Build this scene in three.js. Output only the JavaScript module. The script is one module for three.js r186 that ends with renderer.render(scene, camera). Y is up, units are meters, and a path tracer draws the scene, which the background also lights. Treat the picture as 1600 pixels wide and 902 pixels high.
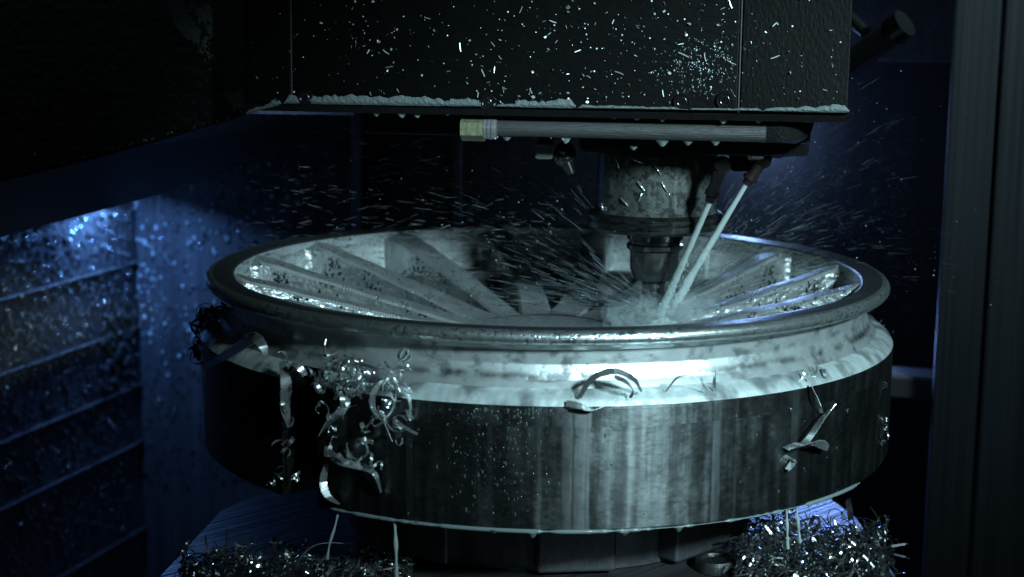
import * as THREE from 'three';
import { mergeGeometries, toCreasedNormals } from 'three/addons/utils/BufferGeometryUtils.js';
import { RoundedBoxGeometry } from 'three/addons/geometries/RoundedBoxGeometry.js';
import { RectAreaLightUniformsLib } from 'three/addons/lights/RectAreaLightUniformsLib.js';

// ------------------------------------------------------------------ camera, light, exposure
const scene = new THREE.Scene();
scene.background = new THREE.Color(0x000000);
const B = 0.2;                                    // height of the wheel's bead above the machine table (y = 0)
const FOV = 20.561, PITCH = 0.17045, ROLL = 0.01132;
const camera = new THREE.PerspectiveCamera(FOV, 1024 / 577, 0.05, 30);
camera.position.set(-0.02845, 0.21197 + B, 1.31223);
camera.rotation.order = 'YXZ';
camera.rotation.set(-PITCH, 0, ROLL);
camera.focus = 1.17; camera.userData.fStop = 6.5;
camera.updateMatrixWorld(true);
const renderer = new THREE.WebGLRenderer();
renderer.setSize(1024, 577);
renderer.toneMapping = THREE.LinearToneMapping;
renderer.toneMappingExposure = 1;
renderer.shadowMap.enabled = true;
RectAreaLightUniformsLib.init();

function areaLight(name, color, intensity, w, h, at, to) {
  const l = new THREE.RectAreaLight(color, intensity, w, h);
  l.name = name; l.position.set(...at); l.lookAt(...to); scene.add(l); return l;
}
const KEY = new THREE.Color().setRGB(0.60, 0.91, 1.0), BLUE = new THREE.Color().setRGB(0.13, 0.35, 1.0);
{
  const l = new THREE.SpotLight(KEY, 17.5, 0, 11.6 * Math.PI / 180, 0.42); l.name = 'work_light';
  l.position.set(0.70, 0.60 + B, 1.36); l.target.position.set(0.04, B - 0.012, 0.06); l.castShadow = true; l.shadow.radius = 4.5; l.shadow.mapSize.set(2048, 2048); scene.add(l, l.target);
}
{
  const l = new THREE.SpotLight(KEY, 3, 0, 24 * Math.PI / 180, 0.9); l.name = 'ceiling_light';
  l.position.set(0.62, 1.05 + B, 0.25); l.target.position.set(0.49, 0.3 + B, -0.36); l.castShadow = true; l.shadow.radius = 4; scene.add(l, l.target);
}
areaLight('window_light', KEY, 0.2, 0.9, 0.5, [-0.5, 0.5 + B, 1.7], [0, B, 0]);

// ------------------------------------------------------------------ helpers
let seed = 7;
const rnd = (a = 1, b) => { seed = (seed + 0x6D2B79F5) | 0; let t = Math.imul(seed ^ (seed >>> 15), 1 | seed); t = (t + Math.imul(t ^ (t >>> 7), 61 | t)) ^ t; const u = ((t ^ (t >>> 14)) >>> 0) / 4294967296; return b === undefined ? u * a : a + u * (b - a); };
const V = (x, y, z) => new THREE.Vector3(x, y, z);
const { sin, cos, PI, abs, sqrt, min, max, floor, pow, hypot, atan2, exp } = Math;
const clamp = (x, a = 0, b = 1) => min(b, max(a, x)), lerp = (a, b, t) => a + (b - a) * t, sstep = (a, b, x) => { const t = clamp((x - a) / (b - a)); return t * t * (3 - 2 * t); };
const hash = (x, y) => { let h = Math.imul(x | 0, 374761393) ^ Math.imul(y | 0, 668265263); h = Math.imul(h ^ (h >>> 13), 1274126177); return ((h ^ (h >>> 16)) >>> 0) / 4294967296; };
function vnoise(x, y, px = 0, py = 0) {
  const xi = floor(x), yi = floor(y), fx = x - xi, fy = y - yi, u = fx * fx * (3 - 2 * fx), v = fy * fy * (3 - 2 * fy);
  const m = (a, p) => p ? ((a % p) + p) % p : a;
  const a = hash(m(xi, px), m(yi, py)), b = hash(m(xi + 1, px), m(yi, py)), c = hash(m(xi, px), m(yi + 1, py)), d = hash(m(xi + 1, px), m(yi + 1, py));
  return lerp(lerp(a, b, u), lerp(c, d, u), v);
}
function fbm(x, y, o = 4, px = 0, py = 0) { let s = 0, a = 0.5, t = 0; for (let i = 0; i < o; i++) { s += a * vnoise(x, y, px, py); t += a; x *= 2; y *= 2; px *= 2; py *= 2; a *= 0.5; } return s / t; }
const angleAt = (px, py) => { const p = onCyl(px, py, 0.2847); return atan2(p.x, p.z); };
// a pixel of the 1600 x 902 photograph to a place: on the plane z, on the plane y, or on a cylinder about the wheel's axis
const ORIGIN = camera.position.clone();
function ray(px, py) { const f = 451 / Math.tan(FOV * PI / 360); return V((px - 800) / f, -(py - 451) / f, -1).applyQuaternion(camera.quaternion); }
function atZ(px, py, z) { const d = ray(px, py); return ORIGIN.clone().addScaledVector(d, (z - ORIGIN.z) / d.z); }
function atY(px, py, y) { const d = ray(px, py); return ORIGIN.clone().addScaledVector(d, (y - ORIGIN.y) / d.y); }
function onCyl(px, py, R, far = false) {
  const d = ray(px, py), a = d.x * d.x + d.z * d.z, b = ORIGIN.x * d.x + ORIGIN.z * d.z, c = ORIGIN.x ** 2 + ORIGIN.z ** 2 - R * R, q = sqrt(max(0, b * b - a * c));
  return ORIGIN.clone().addScaledVector(d, (-b + (far ? q : -q)) / a);
}
function onPlane(px, py, p, n) { const d = ray(px, py); return ORIGIN.clone().addScaledVector(d, p.clone().sub(ORIGIN).dot(n) / d.dot(n)); }

const used = {};
function numbered(name) { const k = used[name] = (used[name] ?? -1) + 1; return k ? name + '_' + String(k).padStart(3, '0') : name; }
function tag(o, label, category, group) { Object.assign(o.userData, { label, category }); if (group) o.userData.group = group; return o; }
function thing(name, label, category, at = [0, 0, 0], group) { const o = new THREE.Group(); o.name = numbered(name); o.position.set(...at); scene.add(o); return tag(o, label, category, group); }
function shadow(m) { m.castShadow = m.receiveShadow = true; return m; }
function obj(name, geo, mat, parent = scene) {
  const g = Array.isArray(geo) ? (geo.length > 1 ? mergeGeometries(geo.map((x) => { const y = x.index ? x.toNonIndexed() : x; for (const k of Object.keys(y.attributes)) if (!['position', 'normal', 'uv'].includes(k)) y.deleteAttribute(k); return y; })) : geo[0]) : geo;
  const m = shadow(new THREE.Mesh(g, mat)); m.name = parent === scene ? numbered(name) : name; parent.add(m); return m;
}
function struct(name, geo, mat, parent = scene) { const m = obj(name, geo, mat, parent); if (parent === scene) m.userData.kind = 'structure'; return m; }
function stuff(m, label, category) { m.userData.kind = 'stuff'; if (label) tag(m, label, category); return m; }
const box = (w, h, d, x = 0, y = 0, z = 0, r = 0.0015) => new RoundedBoxGeometry(w, h, d, 2, min(r, w / 2.1, h / 2.1, d / 2.1)).translate(x, y, z);
const cyl = (r0, r1, h, x = 0, y = 0, z = 0, n = 40) => new THREE.CylinderGeometry(r0, r1, h, n).translate(x, y, z);
function rod(a, b, r0, r1 = r0, n = 20) { const d = b.clone().sub(a), g = new THREE.CylinderGeometry(r1, r0, d.length(), n, 1); g.applyQuaternion(new THREE.Quaternion().setFromUnitVectors(V(0, 1, 0), d.clone().normalize())); return g.translate((a.x + b.x) / 2, (a.y + b.y) / 2, (a.z + b.z) / 2); }
const tube = (pts, r, n = 40, k = 10) => new THREE.TubeGeometry(new THREE.CatmullRomCurve3(pts), n, r, k);
function lathe(pts, n = 64) { return toCreasedNormals(new THREE.LatheGeometry(pts.map((p) => new THREE.Vector2(p[0], p[1])), n).toNonIndexed(), 0.6); }
// a profile [radius, height] swept about the y axis from angle f0 to f1 (0 looks at the camera, + is right); closed profiles get end caps
function revolve(profile, f0, f1, n, caps = false, uvU = 1 / PI, uvV = 8) {
  const pos = [], uv = [], len = [0];
  for (let i = 1; i < profile.length; i++) len.push(len[i - 1] + hypot(profile[i][0] - profile[i - 1][0], profile[i][1] - profile[i - 1][1]));
  const P = (i, j) => { const f = lerp(f0, f1, j / n); pos.push(profile[i][0] * sin(f), profile[i][1], profile[i][0] * cos(f)); uv.push((f + PI / 2) * uvU, len[i] * uvV); };
  for (let i = 0; i + 1 < profile.length; i++) for (let j = 0; j < n; j++) { P(i, j); P(i + 1, j); P(i + 1, j + 1); P(i, j); P(i + 1, j + 1); P(i, j + 1); }
  if (caps) for (const [f, flip] of [[f0, 1], [f1, 0]]) {
    const tri = THREE.ShapeUtils.triangulateShape(profile.slice(0, -1).map((p) => new THREE.Vector2(...p)), []);
    for (const t of tri) for (const k of flip ? t : [t[2], t[1], t[0]]) { const p = profile[k]; pos.push(p[0] * sin(f), p[1], p[0] * cos(f)); uv.push(p[0] * 4, p[1] * 8); }
  }
  const g = new THREE.BufferGeometry();
  g.setAttribute('position', new THREE.Float32BufferAttribute(pos, 3)); g.setAttribute('uv', new THREE.Float32BufferAttribute(uv, 2));
  return toCreasedNormals(g, 0.5);
}
// a solid between two polygons with the same number of corners
function loft(A, Bq) {
  const pos = [], tri = (...p) => p.forEach((q) => pos.push(q.x, q.y, q.z)), n = A.length;
  const cap = (P, flip) => { const nrm = P[1].clone().sub(P[0]).cross(P[2].clone().sub(P[0])).normalize(), ax = abs(nrm.x) > 0.8 ? ['y', 'z'] : abs(nrm.y) > 0.8 ? ['x', 'z'] : ['x', 'y']; for (const t of THREE.ShapeUtils.triangulateShape(P.map((p) => new THREE.Vector2(p[ax[0]], p[ax[1]])), [])) tri(...(flip ? [P[t[2]], P[t[1]], P[t[0]]] : [P[t[0]], P[t[1]], P[t[2]]])); };
  cap(A, false); cap(Bq, true);
  for (let i = 0; i < n; i++) { const j = (i + 1) % n; tri(A[i], Bq[i], Bq[j], A[i], Bq[j], A[j]); }
  const g = new THREE.BufferGeometry(); g.setAttribute('position', new THREE.Float32BufferAttribute(pos, 3));
  g.setAttribute('uv', new THREE.Float32BufferAttribute(new Float32Array(pos.length / 3 * 2).map((_, i) => i % 2 ? pos[(i >> 1) * 3 + 1] * 3 : (pos[(i >> 1) * 3] + pos[(i >> 1) * 3 + 2]) * 3), 2));
  g.computeVertexNormals(); return g;
}
function tex(w, h, f, srgb = false) {
  const d = new Uint8Array(w * h * 4);
  for (let y = 0; y < h; y++) for (let x = 0; x < w; x++) { const c = f(x / w, y / h), i = (y * w + x) * 4; if (typeof c === 'number') d[i] = d[i + 1] = d[i + 2] = clamp(c) * 255; else { d[i] = clamp(c[0]) * 255; d[i + 1] = clamp(c[1]) * 255; d[i + 2] = clamp(c[2]) * 255; } d[i + 3] = 255; }
  const t = new THREE.DataTexture(d, w, h); t.wrapS = t.wrapT = THREE.RepeatWrapping; t.magFilter = THREE.LinearFilter; t.minFilter = THREE.LinearMipmapLinearFilter; t.generateMipmaps = true; if (srgb) t.colorSpace = THREE.SRGBColorSpace; t.needsUpdate = true; return t;
}
const rep = (t, x, y) => { const c = t.clone(); c.repeat.set(x, y); c.needsUpdate = true; return c; };
const mat = (o) => new THREE.MeshPhysicalMaterial(o);

const ORD = ['leftmost', 'second', 'third', 'fourth', 'fifth', 'sixth', 'seventh', 'eighth', 'ninth', 'tenth', 'eleventh', 'twelfth', 'thirteenth', 'fourteenth', 'fifteenth', 'sixteenth', 'seventeenth', 'eighteenth', 'nineteenth', 'twentieth', 'twenty-first', 'twenty-second', 'twenty-third', 'twenty-fourth', 'twenty-fifth', 'twenty-sixth', 'twenty-seventh'];
// each of several alike things gets its own label from its look and its place among the others, counted from the left or from the top
function tellApart(group, what, where, down = false, parts = [['', () => true]]) {
  const all = scene.children.filter((o) => o.userData.group === group).map((o) => { o.geometry.computeBoundingSphere(); return [o, o.geometry.boundingSphere.center.clone().applyMatrix4((o.updateMatrixWorld(true), o.matrixWorld))]; });
  const span = all.map(([, c]) => c.y).sort((p, q) => q - p);
  for (const [part, test] of parts) all.filter(([, c]) => test(span.findIndex((y) => y <= c.y) / span.length)).sort((p, q) => down ? q[1].y - p[1].y : p[1].x - q[1].x).forEach(([o], i) => {
    o.userData.label = (i ? ORD[i] + ' from ' + (down ? 'top' : 'left') : down ? 'topmost' : 'leftmost') + ' ' + (o.userData.look ? o.userData.look + ' ' : '') + what + ' ' + part + where; delete o.userData.look; });
}

// ------------------------------------------------------------------ materials
const grey = (v) => new THREE.Color().setRGB(v, v, v);
// wet turned aluminium of the barrel: streaks of milky coolant that ran down, beads and bare dark metal between them
const runs = [[640, 0.006, 0.9], [885, 0.009, 0.8], [905, 0.010, 1], [915, 0.006, 0.8], [1120, 0.008, 0.8], [1240, 0.009, 1], [765, 0.004, 0.5], [700, 0.004, 0.35], [1040, 0.006, 0.4], [1185, 0.004, 0.5], [1150, 0.003, 0.5], [1290, 0.003, 0.4], [840, 0.003, 0.4]].map(([px, h, a]) => { const p = onCyl(px, 720, 0.2847); return [(atan2(p.x, p.z) + PI / 2) / PI, h * 0.55, a]; });
const streak = (u, v) => { const w = u + 0.0012 * (fbm(u * 30, v * 2, 2) - 0.5); let s = 0.36 * fbm(w * 40, v * 1.2, 4, 40) + 0.42 * fbm(w * 190, v * 1.6, 3, 190) + 0.22 * fbm(w * 220, v * 40, 3, 220); s = sstep(0.32, 0.85, s); for (const [c, h, a] of runs) { const k = abs(w - c) / h; if (k < 1.6) s = max(s, a * (1 - sstep(0.55, 1.25, k)) * (0.75 + 0.35 * fbm(u * 300, v * 6, 2))); } return s; };
const beads = (u, v, n = 260) => { const x = u * n, y = v * n * 0.11; const xi = floor(x), yi = floor(y), cx = hash(xi, yi + 91) * 0.6 + 0.2, cy = hash(xi + 17, yi) * 0.6 + 0.2; return hash(xi + 5, yi + 3) > 0.62 ? 1 - sstep(0.12, 0.34, hypot(x - xi - cx, y - yi - cy)) : 0; };
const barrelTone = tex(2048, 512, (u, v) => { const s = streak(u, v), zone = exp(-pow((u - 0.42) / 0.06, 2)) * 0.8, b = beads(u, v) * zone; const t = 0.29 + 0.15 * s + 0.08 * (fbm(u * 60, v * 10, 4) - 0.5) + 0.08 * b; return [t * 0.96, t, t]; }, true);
const barrelRough = tex(2048, 512, (u, v) => { const s = streak(u, v); return 0.5 + 0.2 * s - 0.16 * fbm(u * 180, v * 12, 3); });
const barrelBump = tex(2048, 512, (u, v) => 0.3 + 0.35 * streak(u, v) + 0.3 * fbm(u * 160, v * 40, 3) + 0.08 * fbm(u * 20, v * 240, 2));
const M = {};
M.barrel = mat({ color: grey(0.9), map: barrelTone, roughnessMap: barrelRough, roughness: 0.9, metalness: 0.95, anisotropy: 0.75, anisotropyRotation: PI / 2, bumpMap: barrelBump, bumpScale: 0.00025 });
// the wet groove above the block: brighter, smoother, smeared with coolant
const smearTone = tex(2048, 256, (u, v) => { const a = fbm(u * 90, v * 5, 4, 90), d = sstep(0.45, 0.8, fbm(u * 110 + 9, v * 9, 5)), band = exp(-pow((v - 0.43) / 0.05, 2)) * sstep(0.35, 0.65, fbm(u * 60, v * 4, 4)); const t = 0.86 + 0.16 * (a - 0.5) - 0.26 * d * sstep(0.36, 0.6, fbm(u * 14, v * 3, 2)) - 0.3 * band; return [t * 0.97, t, t]; }, true);
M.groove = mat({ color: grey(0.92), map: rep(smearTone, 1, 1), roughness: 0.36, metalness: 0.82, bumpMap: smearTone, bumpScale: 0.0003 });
const spotTone = tex(1024, 1024, (u, v) => { const d = sstep(0.555, 0.64, fbm(u * 56, v * 56, 3, 56, 56)) * sstep(0.42, 0.58, fbm(u * 7, v * 7, 3, 7, 7)), f = fbm(u * 14, v * 14, 4, 14, 14), l = fbm(u * 120, v * 4, 2, 120, 4); const t = 0.7 + 0.24 * (f - 0.5) + 0.12 * (l - 0.5) - 0.58 * d; return [t * 0.97, t, t]; }, true);
const spotBump = tex(512, 512, (u, v) => fbm(u * 40, v * 40, 4, 40, 40));
const spotBump0 = tex(1024, 128, (u, v) => fbm(u * 140, v * 6, 3, 140));
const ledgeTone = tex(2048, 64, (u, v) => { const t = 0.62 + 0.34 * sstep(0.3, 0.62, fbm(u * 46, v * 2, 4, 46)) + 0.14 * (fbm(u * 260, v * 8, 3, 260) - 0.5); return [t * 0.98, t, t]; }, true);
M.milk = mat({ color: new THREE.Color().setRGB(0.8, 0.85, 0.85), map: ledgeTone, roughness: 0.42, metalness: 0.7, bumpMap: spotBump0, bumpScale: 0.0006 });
M.pocket = mat({ color: grey(0.85), map: rep(spotTone, 6, 6), roughness: 0.46, metalness: 0.65, bumpMap: rep(spotBump, 6, 6), bumpScale: 0.0008 });
const millTone = tex(1024, 1024, (u, v) => { const k = sin((v * 52 + 9 * fbm(u * 4, v * 4, 2, 4, 4)) * 2 * PI), d = sstep(0.66, 0.74, fbm(u * 40, v * 40, 3, 40, 40)); const t = 0.74 + 0.13 * k * sstep(0.5, 0.7, fbm(u * 6 + 3, v * 6, 2, 6, 6)) + 0.2 * (fbm(u * 10, v * 10, 3, 10, 10) - 0.5) - 0.3 * d; return [t * 0.97, t, t]; }, true);
M.spoke = mat({ color: grey(0.9), map: rep(millTone, 9, 9), roughness: 0.38, metalness: 0.75, bumpMap: rep(millTone, 9, 9), bumpScale: 0.0005 });
M.wallSide = mat({ color: grey(0.88), map: rep(spotTone, 7, 7), roughness: 0.33, metalness: 0.8, bumpMap: rep(spotBump, 6, 6), bumpScale: 0.001 });
const rimTone = tex(2048, 256, (u, v) => { const f = fbm(u * 300, v * 60, 3, 300), g = fbm(u * 24, v * 6, 3, 24); const d = sstep(0.56, 0.7, fbm(u * 330 + 4, v * 60, 3)) * sstep(0.4, 0.65, g); const t = 0.7 + 0.16 * (f - 0.5) + 0.16 * (g - 0.5) - 0.2 * d; return [t * 0.96, t, t]; }, true);
M.rim = mat({ color: grey(0.85), map: rimTone, roughness: 0.34, metalness: 0.9, bumpMap: rimTone, bumpScale: 0.0007 });
M.wetChip = mat({ color: new THREE.Color().setRGB(0.36, 0.38, 0.38), roughness: 0.2, metalness: 0.95, side: THREE.DoubleSide });
M.fleck = mat({ color: new THREE.Color().setRGB(0.55, 0.6, 0.6), roughness: 0.4, metalness: 0.6, side: THREE.DoubleSide });
M.annulus = mat({ color: grey(0.42), map: rimTone, roughness: 0.33, metalness: 0.92, bumpMap: rimTone, bumpScale: 0.0005 });
M.chip = mat({ color: new THREE.Color().setRGB(0.78, 0.82, 0.82), roughness: 0.24, metalness: 0.9, side: THREE.DoubleSide });
M.darkChip = mat({ color: new THREE.Color().setRGB(0.2, 0.21, 0.21), roughness: 0.3, metalness: 0.8, side: THREE.DoubleSide });
const paintBump = tex(512, 512, (u, v) => fbm(u * 24, v * 24, 4, 24, 24));
const grime = tex(1024, 1024, (u, v) => { const a = fbm(u * 8, v * 8, 5, 8, 8), s = fbm(u * 60, v * 5, 3, 60, 5); const t = 0.03 + 0.035 * sstep(0.45, 0.8, a) + 0.04 * (s - 0.5); return [t * 0.95, t, t]; }, true);
M.black = mat({ color: grey(0.16), map: rep(grime, 1, 1), roughness: 0.5, bumpMap: rep(paintBump, 2, 2), bumpScale: 0.0002, specularIntensity: 0.22 });
M.cover = mat({ color: grey(1), map: rep(grime, 2, 2), roughness: 0.32, bumpMap: rep(paintBump, 3, 3), bumpScale: 0.0004, specularIntensity: 0.5 });
M.under = mat({ color: grey(0.006), roughness: 0.5, specularIntensity: 0.3, bumpMap: rep(paintBump, 3, 3), bumpScale: 0.002 });
M.seam = mat({ color: grey(0.045), roughness: 0.45, metalness: 0.5 });
const wallTone = tex(1024, 1024, (u, v) => { const a = fbm(u * 6, v * 6, 5, 6, 6), s = fbm(u * 90, v * 8, 3, 90, 8); const t = 0.42 + 0.16 * (a - 0.5) + 0.22 * (s - 0.5); return [t, t, t * 1.04]; }, true);
const wallBump = tex(512, 512, (u, v) => 0.6 * fbm(u * 40, v * 16, 4, 40, 16) + 0.4 * fbm(u * 90, v * 60, 2, 90, 60));
M.wall = mat({ color: grey(0.2), map: wallTone, roughness: 0.34, metalness: 0.15, bumpMap: rep(wallBump, 2, 2), bumpScale: 0.0007 });
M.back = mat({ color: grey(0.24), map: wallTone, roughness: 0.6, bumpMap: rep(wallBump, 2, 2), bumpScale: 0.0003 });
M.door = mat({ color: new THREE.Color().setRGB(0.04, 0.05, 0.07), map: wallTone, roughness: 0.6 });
M.column = mat({ color: new THREE.Color().setRGB(0.30, 0.34, 0.35), map: wallTone, roughness: 0.5 });
M.trim = mat({ color: grey(0.14), roughness: 0.35, metalness: 0.5, bumpMap: rep(wallBump, 3, 1), bumpScale: 0.003 });
M.pipe = mat({ color: grey(0.05), roughness: 0.42, metalness: 0.35, bumpMap: rep(paintBump, 3, 1), bumpScale: 0.0006 });
M.brass = mat({ color: new THREE.Color().setRGB(0.42, 0.40, 0.24), map: rep(spotTone, 2, 2), roughness: 0.5, metalness: 0.4 });
const noseTone = tex(1024, 512, (u, v) => { const a = fbm(u * 22, v * 26, 5, 22, 26), b = fbm(u * 90, v * 90, 3, 90, 90), r = fbm(u * 60, v * 3, 3, 60, 3); let t = lerp(0.26, 0.5, sstep(0.32, 0.58, 0.66 * a + 0.22 * b + 0.12 * r)); t += 0.12 * (b - 0.5); return [t * 0.96, t, t * 0.98]; }, true);
M.nose = mat({ color: grey(0.32), map: rep(noseTone, 2, 1), roughness: 0.36, metalness: 0.4, bumpMap: rep(noseTone, 2, 1), bumpScale: 0.0004 });
M.steel = mat({ color: grey(0.12), roughness: 0.27, metalness: 0.95 });
M.darkSteel = mat({ color: grey(0.11), roughness: 0.18, metalness: 0.95 });
M.collar = mat({ color: grey(0.2), map: rep(noseTone, 2, 1), roughness: 0.28, metalness: 0.8 });
M.rubber = mat({ color: grey(0.012), roughness: 0.45 });
M.nozzle = mat({ color: new THREE.Color().setRGB(0.014, 0.009, 0.008), roughness: 0.25, specularIntensity: 0.8 });
M.wetMetal = mat({ color: grey(0.42), roughness: 0.16, metalness: 0.75 });
M.coolant = mat({ color: new THREE.Color().setRGB(0.55, 0.63, 0.62), roughness: 0.2, transmission: 0.5, thickness: 0 });
M.foam = mat({ color: new THREE.Color().setRGB(0.42, 0.5, 0.5), roughness: 0.75 });
M.froth = mat({ color: new THREE.Color().setRGB(0.085, 0.105, 0.105), roughness: 0.8 });
M.drop = mat({ color: new THREE.Color().setRGB(0.17, 0.21, 0.21), roughness: 0.12, clearcoat: 0.6 });
M.bead = mat({ color: new THREE.Color().setRGB(0.08, 0.1, 0.1), roughness: 0.12, metalness: 0.3 });
M.wallDrop = mat({ color: grey(0.035), roughness: 0.05, specularIntensity: 1 });
M.spray = mat({ color: new THREE.Color().setRGB(0.15, 0.18, 0.195), roughness: 0.35 });
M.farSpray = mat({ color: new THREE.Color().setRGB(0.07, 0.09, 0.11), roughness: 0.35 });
M.mist = mat({ color: new THREE.Color().setRGB(0.4, 0.47, 0.48), roughness: 1, specularIntensity: 0, transparent: true, opacity: 0.05, side: THREE.DoubleSide });
M.table = mat({ color: grey(0.35), map: rep(wallTone, 2, 2), roughness: 0.4, metalness: 0.4, bumpMap: rep(wallBump, 3, 3), bumpScale: 0.001 });
M.chuck = mat({ color: grey(0.42), map: rep(wallTone, 2, 2), roughness: 0.5, metalness: 0.3 });
M.floor = mat({ color: grey(0.03), roughness: 0.6 });

// ------------------------------------------------------------------ the machine's walls
const YAW = 17 * PI / 180;
const corner = atZ(208, 340, -0.75); corner.y = 0;
const backDir = V(cos(YAW), 0, sin(YAW)), leftDir = V(-sin(YAW), 0, cos(YAW));   // along the back wall to the right, along the left wall to the camera
const backN = leftDir.clone(), leftN = backDir.clone();
function planeGroup(name, label, category, x) {
  const g = thing(name, label, category, x.toArray()); return g;
}
// left wall: horizontal sheet-metal boards, each lapping over the one below it
const leftWall = thing('side_wall', 'wet dark side wall of lapped metal boards lit blue near its top, left of the wheel', 'wall', corner.toArray());
leftWall.rotation.y = -PI / 2 - YAW + PI;       // local x runs towards the camera, local z points at the room
leftWall.rotation.y = atan2(leftN.x, leftN.z);
{
  const rowsAtCorner = [250, 412, 512, 602, 690, 824, 960, 1100];
  const ys = rowsAtCorner.map((r) => onPlane(208, r, corner, backN).y);
  for (let i = 0; i + 1 < ys.length; i++) {
    const top = ys[i], bot = ys[i + 1], L = 1.3;
    const sh = [V(-L, top, -0.02), V(-L, bot, -0.02), V(0, bot, -0.02), V(0, top, -0.02)], fr = [V(-L, top - 0.002, 0.0), V(-L, bot + 0.003, 0.005), V(0, bot + 0.003, 0.005), V(0, top - 0.002, 0.0)];
    obj('board', loft(fr, sh), M.wall, leftWall);
    obj('lip', box(L, 0.0025, 0.006, -L / 2, bot + 0.003, 0.0045, 0.001), M.trim, leftWall);
  }
}
// back wall, with a door leaf set in to the right
const backWall = thing('back_wall', 'blue lit back wall covered in coolant drops, behind the left end of the wheel', 'wall', corner.toArray());
backWall.rotation.y = -YAW;
const toBack = (px, py, off = 0) => { const p = onPlane(px, py, corner.clone().addScaledVector(backN, off), backN).sub(corner); return V(p.dot(backDir), p.y, off); };
const xEdge = toBack(552, 300).x, xSeam = toBack(715, 300, -0.03).x, xEnd = toBack(1480, 300, -0.03).x;
obj('panel', box(xEdge, 2.0, 0.03, xEdge / 2, 0.2, -0.015, 0.004), M.back, backWall);
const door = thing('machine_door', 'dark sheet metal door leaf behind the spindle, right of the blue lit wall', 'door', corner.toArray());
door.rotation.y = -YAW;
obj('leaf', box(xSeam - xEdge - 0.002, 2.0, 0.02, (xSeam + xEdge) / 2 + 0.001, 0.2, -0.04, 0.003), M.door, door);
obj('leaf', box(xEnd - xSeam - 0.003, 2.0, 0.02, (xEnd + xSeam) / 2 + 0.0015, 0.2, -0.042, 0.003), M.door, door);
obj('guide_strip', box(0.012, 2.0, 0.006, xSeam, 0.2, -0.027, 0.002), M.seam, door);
// right: pillar of the door frame and a far panel above
const pillar = thing('door_pillar', 'grey upright pillar with a dark vertical joint at the right edge of the view', 'pillar', atZ(1530, 450, -0.3).setY(0).toArray());
pillar.rotation.y = -YAW;
obj('face', box(0.045, 2.2, 0.05, -0.017, 0.3, 0, 0.004), M.column, pillar);
obj('face', box(0.24, 2.2, 0.05, 0.1285, 0.3, -0.006, 0.004), M.column, pillar);
const upper = thing('wall_panel', 'stained grey wall panel at the top right behind the round bar', 'panel', atZ(1400, 40, -0.5).toArray());
upper.rotation.y = -YAW;
obj('sheet', box(0.26, 0.17, 0.012, 0, 0.045, 0, 0.004), mat({ color: grey(0.35), map: rep(wallTone, 2, 2), roughness: 0.6 }), upper);
struct('floor', new THREE.BoxGeometry(6, 0.05, 5).translate(0.3, -0.55, -0.3), M.floor);

// ------------------------------------------------------------------ the two blue lamps of the machine
function lamp(name, label, p, n, w, h, power, tint, glow) {
  const g = thing(name, label, 'lamp', p.toArray(), null);
  g.lookAt(p.clone().add(n)); 
  obj('housing', box(w + 0.012, h + 0.012, 0.014, 0, 0, -0.0085, 0.003), M.rubber, g);
  const e = mat({ color: grey(0.02), emissive: tint.clone(), emissiveIntensity: glow, roughness: 0.4 });
  obj('lens', box(w, h, 0.004, 0, 0, 0.0005, 0.001), e, g);
  const q = p.clone().addScaledVector(n.clone().normalize(), 0.006);
  areaLight(name + '_glow', tint, power, w, h, q.toArray(), q.clone().add(n).toArray());
  return g;
}
const lampL = onPlane(168, 292, corner.clone().addScaledVector(leftN, 0.04), leftN);
lamp('machine_lamp', 'blue lamp tucked behind the black slanted cover over the left wall', lampL, V(-0.25, -1, 0.05), 0.05, 0.04, 270, BLUE, 6);
const bulbAt = onPlane(1162, 216, corner.clone().addScaledVector(backN, 0.03), backN);
{
  const g = thing('machine_lamp', 'bluish white lamp glimpsed behind the spindle under the coolant pipe', 'lamp', bulbAt.toArray()), tint = new THREE.Color().setRGB(0.28, 0.48, 1);
  obj('bulb', new THREE.CapsuleGeometry(0.011, 0.05, 8, 20).rotateZ(PI / 2), mat({ color: grey(0.02), emissive: tint, emissiveIntensity: 3, roughness: 0.4 }), g);
  obj('cap', box(0.012, 0.026, 0.026, -0.042, 0, 0, 0.003), M.rubber, g);
  const l = new THREE.PointLight(tint, 0.042); l.name = 'machine_lamp_glow'; l.position.copy(bulbAt); l.castShadow = true; l.shadow.radius = 0.5; scene.add(l);
}

lamp('machine_lamp', 'blue lamp low on the back wall, hidden behind the right side of the wheel', onPlane(1250, 520, corner.clone().addScaledVector(backN, 0.03), backN), V(-0.6, -0.45, 1), 0.16, 0.05, 36, new THREE.Color().setRGB(0.2, 0.38, 1), 4);

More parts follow.
